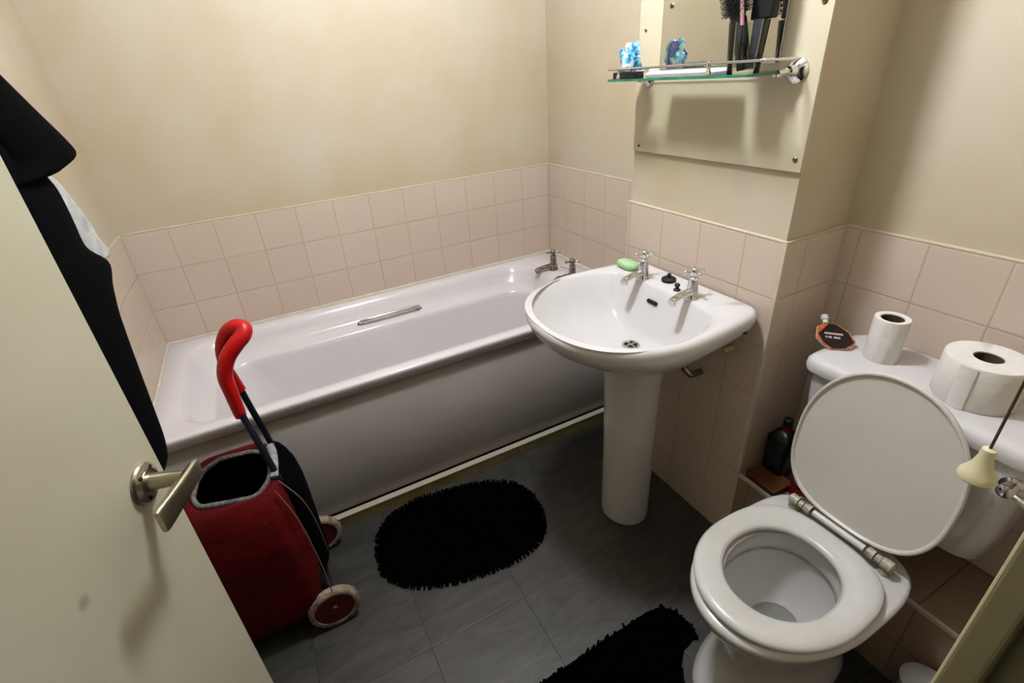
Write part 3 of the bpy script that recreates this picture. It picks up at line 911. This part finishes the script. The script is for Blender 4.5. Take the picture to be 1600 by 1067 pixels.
tag(kb, 'slim black case lying at the front left of the glass shelf', 'case')
wp_ = thing('white_packet', 'flat white packet lying along the middle of the glass shelf', 'packet', (1.52, -1.12, sT))
obj('wrap', loft([rrect(1.478, 1.545, -1.232, -1.015, .006, sT, 4), rrect(1.474, 1.549, -1.236, -1.011, .008, sT+.006, 4), rrect(1.480, 1.543, -1.230, -1.017, .006, sT+.013, 4)]), simple('white_film', 'eef0f2', .25, c2='d8e4ec', scale=40), wp_)
obj('printed_mark', bx(1.479, 1.4815, -1.205, -1.196, sT+.0062, sT+.010), simple('navy_print', '1a1a40', .4), wp_, smooth=False)
# tumbler
TX, TYY = 1.505, -1.292
tu = tag(obj('glass_tumbler', lathe([(.0325, sT), (.033, sT+.002), (.040, sT+.098), (.0385, sT+.098), (.0315, sT+.006), (.006, sT+.0055)], (TX, TYY, 0), seg=48), M_glass, None, angle=50),
         'clear glass tumbler full of dark brushes on the right end of the glass shelf', 'tumbler')
def stick(p0, p1, r0, r1, seg=14, bm=None): return tube([p0, Vector(p0).lerp(Vector(p1), .5), p1], [r0, (r0+r1)/2, r1], seg, bm=bm)
hb = thing('hairbrush', 'black bristled hairbrush leaning left in the glass tumbler', 'hairbrush', (TX, TYY, sT+.01))
q0, q1 = Vector((TX-.002, TYY-.004, sT+.008)), Vector((TX-.010, TYY+.022, sT+.105))
dq = (q1-q0).normalized()
obj('handle', stick(q0, q1, .015, .017), simple('dark_handle_plastic', '15161d', .25, c2='2e3040', scale=30), hb)
q2 = q1 + dq*.10
obj('head', tube([q1, q1+dq*.012, q1+dq*.03, q2-dq*.01, q2], [.017, .020, .023, .021, .011], 20, flat=.55), M_blackrub, hb)
br = nb()
aa, bb2 = frame_of(dq)
for i in range(16):
    for j in range(10):
        base = q1 + dq*(.012 + .085*i/15)
        an = 2*PI*j/10 + i*.31
        dr = aa*math.cos(an) + bb2*math.sin(an)
        tube([base + dr*.008, base + dr*.031], .0011, 5, bm=br)
obj('bristles', br, M_blackrub, hb)
pb = thing('reflection_stand_in', 'black brush shape added in the glass tumbler to stand for a dark mirror reflection', 'brush', (TX, TYY, sT+.01))
r0_, r1_ = Vector((TX+.014, TYY-.014, sT+.008)), Vector((TX+.020, TYY-.010, sT+.100))
obj('handle', stick(r0_, r1_, .013, .014), simple('navy_handle_plastic', '141a2b', .25, c2='30384f', scale=30), pb)
obj('head', bx(TX+.018, TX+.040, TYY-.036, TYY+.016, sT+.100, sT+.20), M_blackrub, pb, bevel=.004)  # black block added in place of a dark reflection in the mirror
tbz = thing('toothbrush', 'pale pink and white toothbrush standing in the glass tumbler beside the black hairbrush', 'toothbrush', (TX, TYY, sT+.01))
obj('handle', tube(smooth_path([(TX-.012, TYY-.012, sT+.010), (TX-.014, TYY-.004, sT+.05), (TX-.016, TYY+.006, sT+.10), (TX-.018, TYY+.016, sT+.16)], 5), .0042, 12), simple('pink_white_plastic', 'e9cfd6', .3, c2='d98a9c', scale=60), tbz)
obj('brush_head', tube([(TX-.018, TYY+.016, sT+.16), (TX-.019, TYY+.020, sT+.185)], .0055, 12), simple('white_brush', 'eeeeee', .4), tbz)
dk = thing('razor', 'dark razor handle leaning right inside the glass tumbler', 'razor', (TX, TYY, sT+.01))
obj('handle', stick((TX-.018, TYY-.016, sT+.008), (TX-.018, TYY+.006, sT+.090), .009, .008), simple('black_blue_plastic', '10131f', .25, c2='3a4055', scale=40), dk)

# ---------------------------------------------------------------- shopping trolley
tr = thing('shopping_trolley', 'red and black two wheeled shopping trolley standing beside the bath behind the door', 'shopping trolley', (.2, -.93, 0))
def bagring(x0, x1, y0, y1, r, z, amp=0.0, seed=0):
    out_ = rrect(x0, x1, y0, y1, r, z, 7)
    for p in out_:
        n_ = 1.4*noise.noise(Vector((p.x*14+seed, p.y*14, z*9)))
        p.x += amp*n_; p.y += amp*noise.noise(Vector((p.y*13+seed, p.x*11, z*6+5)))
    return out_
br_ = [bagring(.070, .335, -1.040, -.800, .05, .045), bagring(.055, .350, -1.058, -.785, .05, .08, .006), bagring(.045, .352, -1.070, -.780, .05, .2, .016), bagring(.050, .350, -1.075, -.776, .05, .33, .020),
       bagring(.060, .345, -1.070, -.778, .05, .44, .018), bagring(.085, .335, -1.058, -.785, .06, .51, .012), bagring(.110, .322, -1.035, -.786, .06, .553, .010)]
def rimz(ring, dz=0):
    o_ = []
    for p in ring:
        q = p.copy()
        q.z += dz - (.022*math.sin(PI*max(0, min(1, (p.x-.13)/.186))) if p.y < -.93 else 0) + .012*math.sin(p.x*40) * (1 if p.y < -.93 else .5) + .012*noise.noise(Vector((p.x*20, p.y*20, 2)))
        o_.append(q)
    return o_
br_.append(rimz(bagring(.130, .316, -1.022, -.846, .06, .558, .006)))
inn = [rimz(bagring(.137, .311, -1.015, -.852, .055, .555, .006)), bagring(.12, .315, -1.03, -.81, .05, .50, .006), bagring(.08, .33, -1.04, -.80, .05, .30), bagring(.09, .32, -1.03, -.81, .05, .10)]
obj('bag', loft(br_ + inn[:1], cap1=False), M_redcloth, tr, angle=80, sub=1)
obj('bag_lining', loft(inn, cap0=False), M_bagin, tr, angle=80)
obj('rim_facing', tube(smooth_path([(.322, -1.000, .562), (.328, -.96, .572), (.328, -.91, .572), (.322, -.865, .566)], 6), .010, 10, flat=.6), simple('pale_grey_fleece', 'b4b2b0', .95, c2='8a8887', scale=70, bump=.7, bscale=180, bdist=.003), tr)
obj('drawstring_trim', tube(rimz(bagring(.133, .314, -1.019, -.849, .06, .562, .006))+[rimz(bagring(.133, .314, -1.019, -.849, .06, .562, .006))[0]], .0062, 8), M_fur, tr)
# black back panel facing the room
bp = nb()
prof = [(.555, -1.000, -.815), (.53, -1.015, -.795), (.47, -1.022, -.770), (.38, -1.020, -.758), (.28, -1.005, -.756), (.19, -.985, -.760), (.12, -.955, -.770), (.08, -.93, -.78)]
rows = []
for z, y0, y1 in prof:
    row = []
    for k in range(13):
        t = k/12
        bulge = .030*math.sin(PI*t)**.6 * (1 if z < .53 else .3)
        xx = (.322 if z > .54 else (.338 if z > .5 else .352)) + bulge
        row.append(Vector((xx, y0 + (y1-y0)*t, z)))
    row += [Vector((.30, y1, z)), Vector((.30, y0, z))]
    rows.append(row)
loft(rows, bm=bp)
obj('back_pocket', bp, M_black, tr, angle=60, sub=1)
for pts_ in ([(.318, -1.040, .548), (.345, -1.055, .45), (.362, -1.070, .30), (.366, -1.072, .16), (.360, -1.06, .09)], [(.125, -1.050, .545), (.105, -1.083, .43), (.10, -1.092, .30), (.10, -1.088, .12)],
             [(.330, -1.010, .552), (.368, -1.018, .47), (.382, -1.008, .36), (.384, -.985, .24), (.382, -.94, .16)]):
    obj('piping', tube(smooth_path(pts_, 6), .0016, 6), M_piping, tr)
# frame poles
near = smooth_path([(.352, -1.035, .075), (.345, -1.02, .20), (.337, -1.00, .40), (.326, -.985, .56), (.298, -.945, .725), (.290, -.935, .76)], 6)
far = smooth_path([(.352, -.800, .075), (.345, -.81, .20), (.335, -.82, .40), (.322, -.835, .56), (.310, -.862, .70), (.302, -.868, .78)], 6)
obj('pole', tube(near, .0085, 12), M_pole, tr)
obj('pole', tube(far, .0085, 12), M_pole, tr)
# red loop grip
gp = smooth_path([(.292, -.936, .730), (.291, -.936, .800), (.292, -.935, .852), (.309, -.932, .893), (.336, -.928, .921), (.356, -.920, .936), (.361, -.908, .948), (.345, -.896, .953),
                  (.321, -.884, .938), (.299, -.876, .900), (.290, -.872, .853), (.297, -.870, .803), (.303, -.868, .765)], 6)
n_g = len(gp)
rg = [.0135 + .0060*math.sin(PI*min(1, i/(n_g-1)*1.25))**.7 for i in range(n_g)]
obj('hand_grip', tube(gp, rg, 18), M_grip, tr)
obj('axle', tube([(.358, -1.05, .073), (.358, -.775, .073)], .005, 10), M_pole, tr)
def wheel(y, s):
    n = 64
    rings = []
    for (rr, dy, am) in ((.058, -.013, 0), (.068, -.014, .0012), (.0735, -.008, .0022), (.0745, 0, .0022), (.0735, .008, .0022), (.068, .014, .0012), (.058, .013, 0)):
        ph = 0 if dy < 0 else PI/24
        rings.append([Vector((.358 + (rr + am*math.sin(24*(2*PI*k/n)+ph*24))*math.cos(2*PI*k/n), y + dy, .0762 + (rr + am*math.sin(24*(2*PI*k/n)+ph*24))*math.sin(2*PI*k/n))) for k in range(n)])
    wobj = obj('wheel', loft(rings, loop=True), M_tyre, tr, angle=60)
    obj('hub', lathe([(.0585, -.009), (.052, -.011), (.045, -.007), (.016, -.008), (.012, -.016), (.006, -.017)], (.358, y, .0762), axis='y', seg=40), M_hub, wobj, angle=40)
    obj('hub', lathe([(.0585, .007), (.045, .005), (.008, .006)], (.358, y, .0762), axis='y', seg=40), M_hub, wobj)
wheel(-1.062, -1); wheel(-.770, 1)
obj('front_foot', tube([(.09, -1.0, .05), (.09, -1.0, .006), (.09, -.84, .006), (.09, -.84, .05)], .006, 10), M_pole, tr)

# ---------------------------------------------------------------- bath mats
def shag(name, poly, label, density=2600, hole=None):
    """poly: outline points (x, y)"""
    def inside(x, y):
        c = False
        j = len(poly) - 1
        for i in range(len(poly)):
            xi, yi = poly[i]; xj, yj = poly[j]
            if (yi > y) != (yj > y) and x < (xj-xi)*(y-yi)/(yj-yi) + xi: c = not c
            j = i
        return c
    t = thing(name, label, 'bath mat', (sum(p[0] for p in poly)/len(poly), sum(p[1] for p in poly)/len(poly), 0))
    bm = nb()
    loft([[Vector((x, y, .0006)) for x, y in poly], [Vector((x, y, .006)) for x, y in poly]], bm=bm)
    obj('backing', bm, M_mat, t, smooth=False)
    V, Fc = [], []
    xs = [p[0] for p in poly]; ys = [p[1] for p in poly]
    def nub(x, y, dx, dy, ln, lean):
        r = .0034
        d = Vector((dx*lean, dy*lean, 1)).normalized()
        a, b = frame_of(d)
        b0 = len(V)
        p = Vector((x, y, .003))
        for s_, rr in ((0, r), (.55, r*1.08), (.9, r*.9), (1.0, r*.35)):
            c = p + d*ln*s_
            if c.z < .003: c.z = .003
            for k in range(6):
                V.append(c + a*math.cos(PI*k/3)*rr + b*math.sin(PI*k/3)*rr)
        for q in range(3):
            for k in range(6):
                Fc.append((b0+q*6+k, b0+q*6+(k+1) % 6, b0+(q+1)*6+(k+1) % 6, b0+(q+1)*6+k))
        Fc.append(tuple(b0+18+k for k in range(6)))
    st2 = .0082
    x = min(xs)
    while x < max(xs):
        y = min(ys)
        while y < max(ys):
            px_, py_ = x + random.uniform(-.003, .003), y + random.uniform(-.003, .003)
            if inside(px_, py_):
                an = random.uniform(0, 2*PI)
                nub(px_, py_, math.cos(an), math.sin(an), random.uniform(.013, .019), random.uniform(0, .9))
            y += st2
        x += st2
    # fringe leaning outwards round the edge
    n = len(poly)
    for i in range(n):
        p, q = Vector(poly[i]), Vector(poly[(i+1) % n])
        e = q - p
        if e.length < 1e-6: continue
        nrm = Vector((e.y, -e.x)).normalized()
        m = max(1, int(e.length/.0075))
        for k in range(m):
            c = p + e*((k+random.random()*.5)/m)
            nub(c.x, c.y, nrm.x + random.uniform(-.35, .35), nrm.y + random.uniform(-.35, .35), random.uniform(.012, .020), random.uniform(1.5, 3.5))
    me = bpy.data.meshes.new('pile')
    me.from_pydata([tuple(v) for v in V], [], Fc)
    me.materials.append(M_mat)
    o = bpy.data.objects.new('pile', me); COL.objects.link(o); o.parent = t
    o.matrix_parent_inverse = t.matrix_basis.inverted()
    o['kind'] = 'stuff'
    return t
def stadium(cx, cy, lx, ly, rot, p=2.6, n=72):
    out_ = []
    for k in range(n):
        a = 2*PI*k/n
        c, s_ = math.cos(a), math.sin(a)
        x = lx*math.copysign(abs(c)**(2/p), c); y = ly*math.copysign(abs(s_)**(2/p), s_)
        out_.append((cx + x*math.cos(rot) - y*math.sin(rot), cy + x*math.sin(rot) + y*math.cos(rot)))
    return out_
shag('bath_mat', stadium(.815, -.940, .294, .192, math.radians(-11)), 'oval black shaggy bath mat lying on the floor in front of the bath')
poly = [(.70, -1.515), (.74, -1.505), (1.18, -1.492), (1.225, -1.50), (1.252, -1.53), (1.258, -1.575), (1.252, -1.618)]
for k in range(9):
    a = PI/2 + PI*k/8
    poly.append((1.235 + .115*math.cos(a)*1.0, TY + .130*math.sin(a)))
poly += [(1.252, -1.875), (1.25, -1.93), (1.21, -1.96), (.74, -1.975), (.69, -1.955), (.675, -1.90), (.672, -1.58), (.682, -1.53)]
shag('pedestal_mat', poly[::-1][::-1], 'black shaggy pedestal mat cut out round the foot of the toilet')
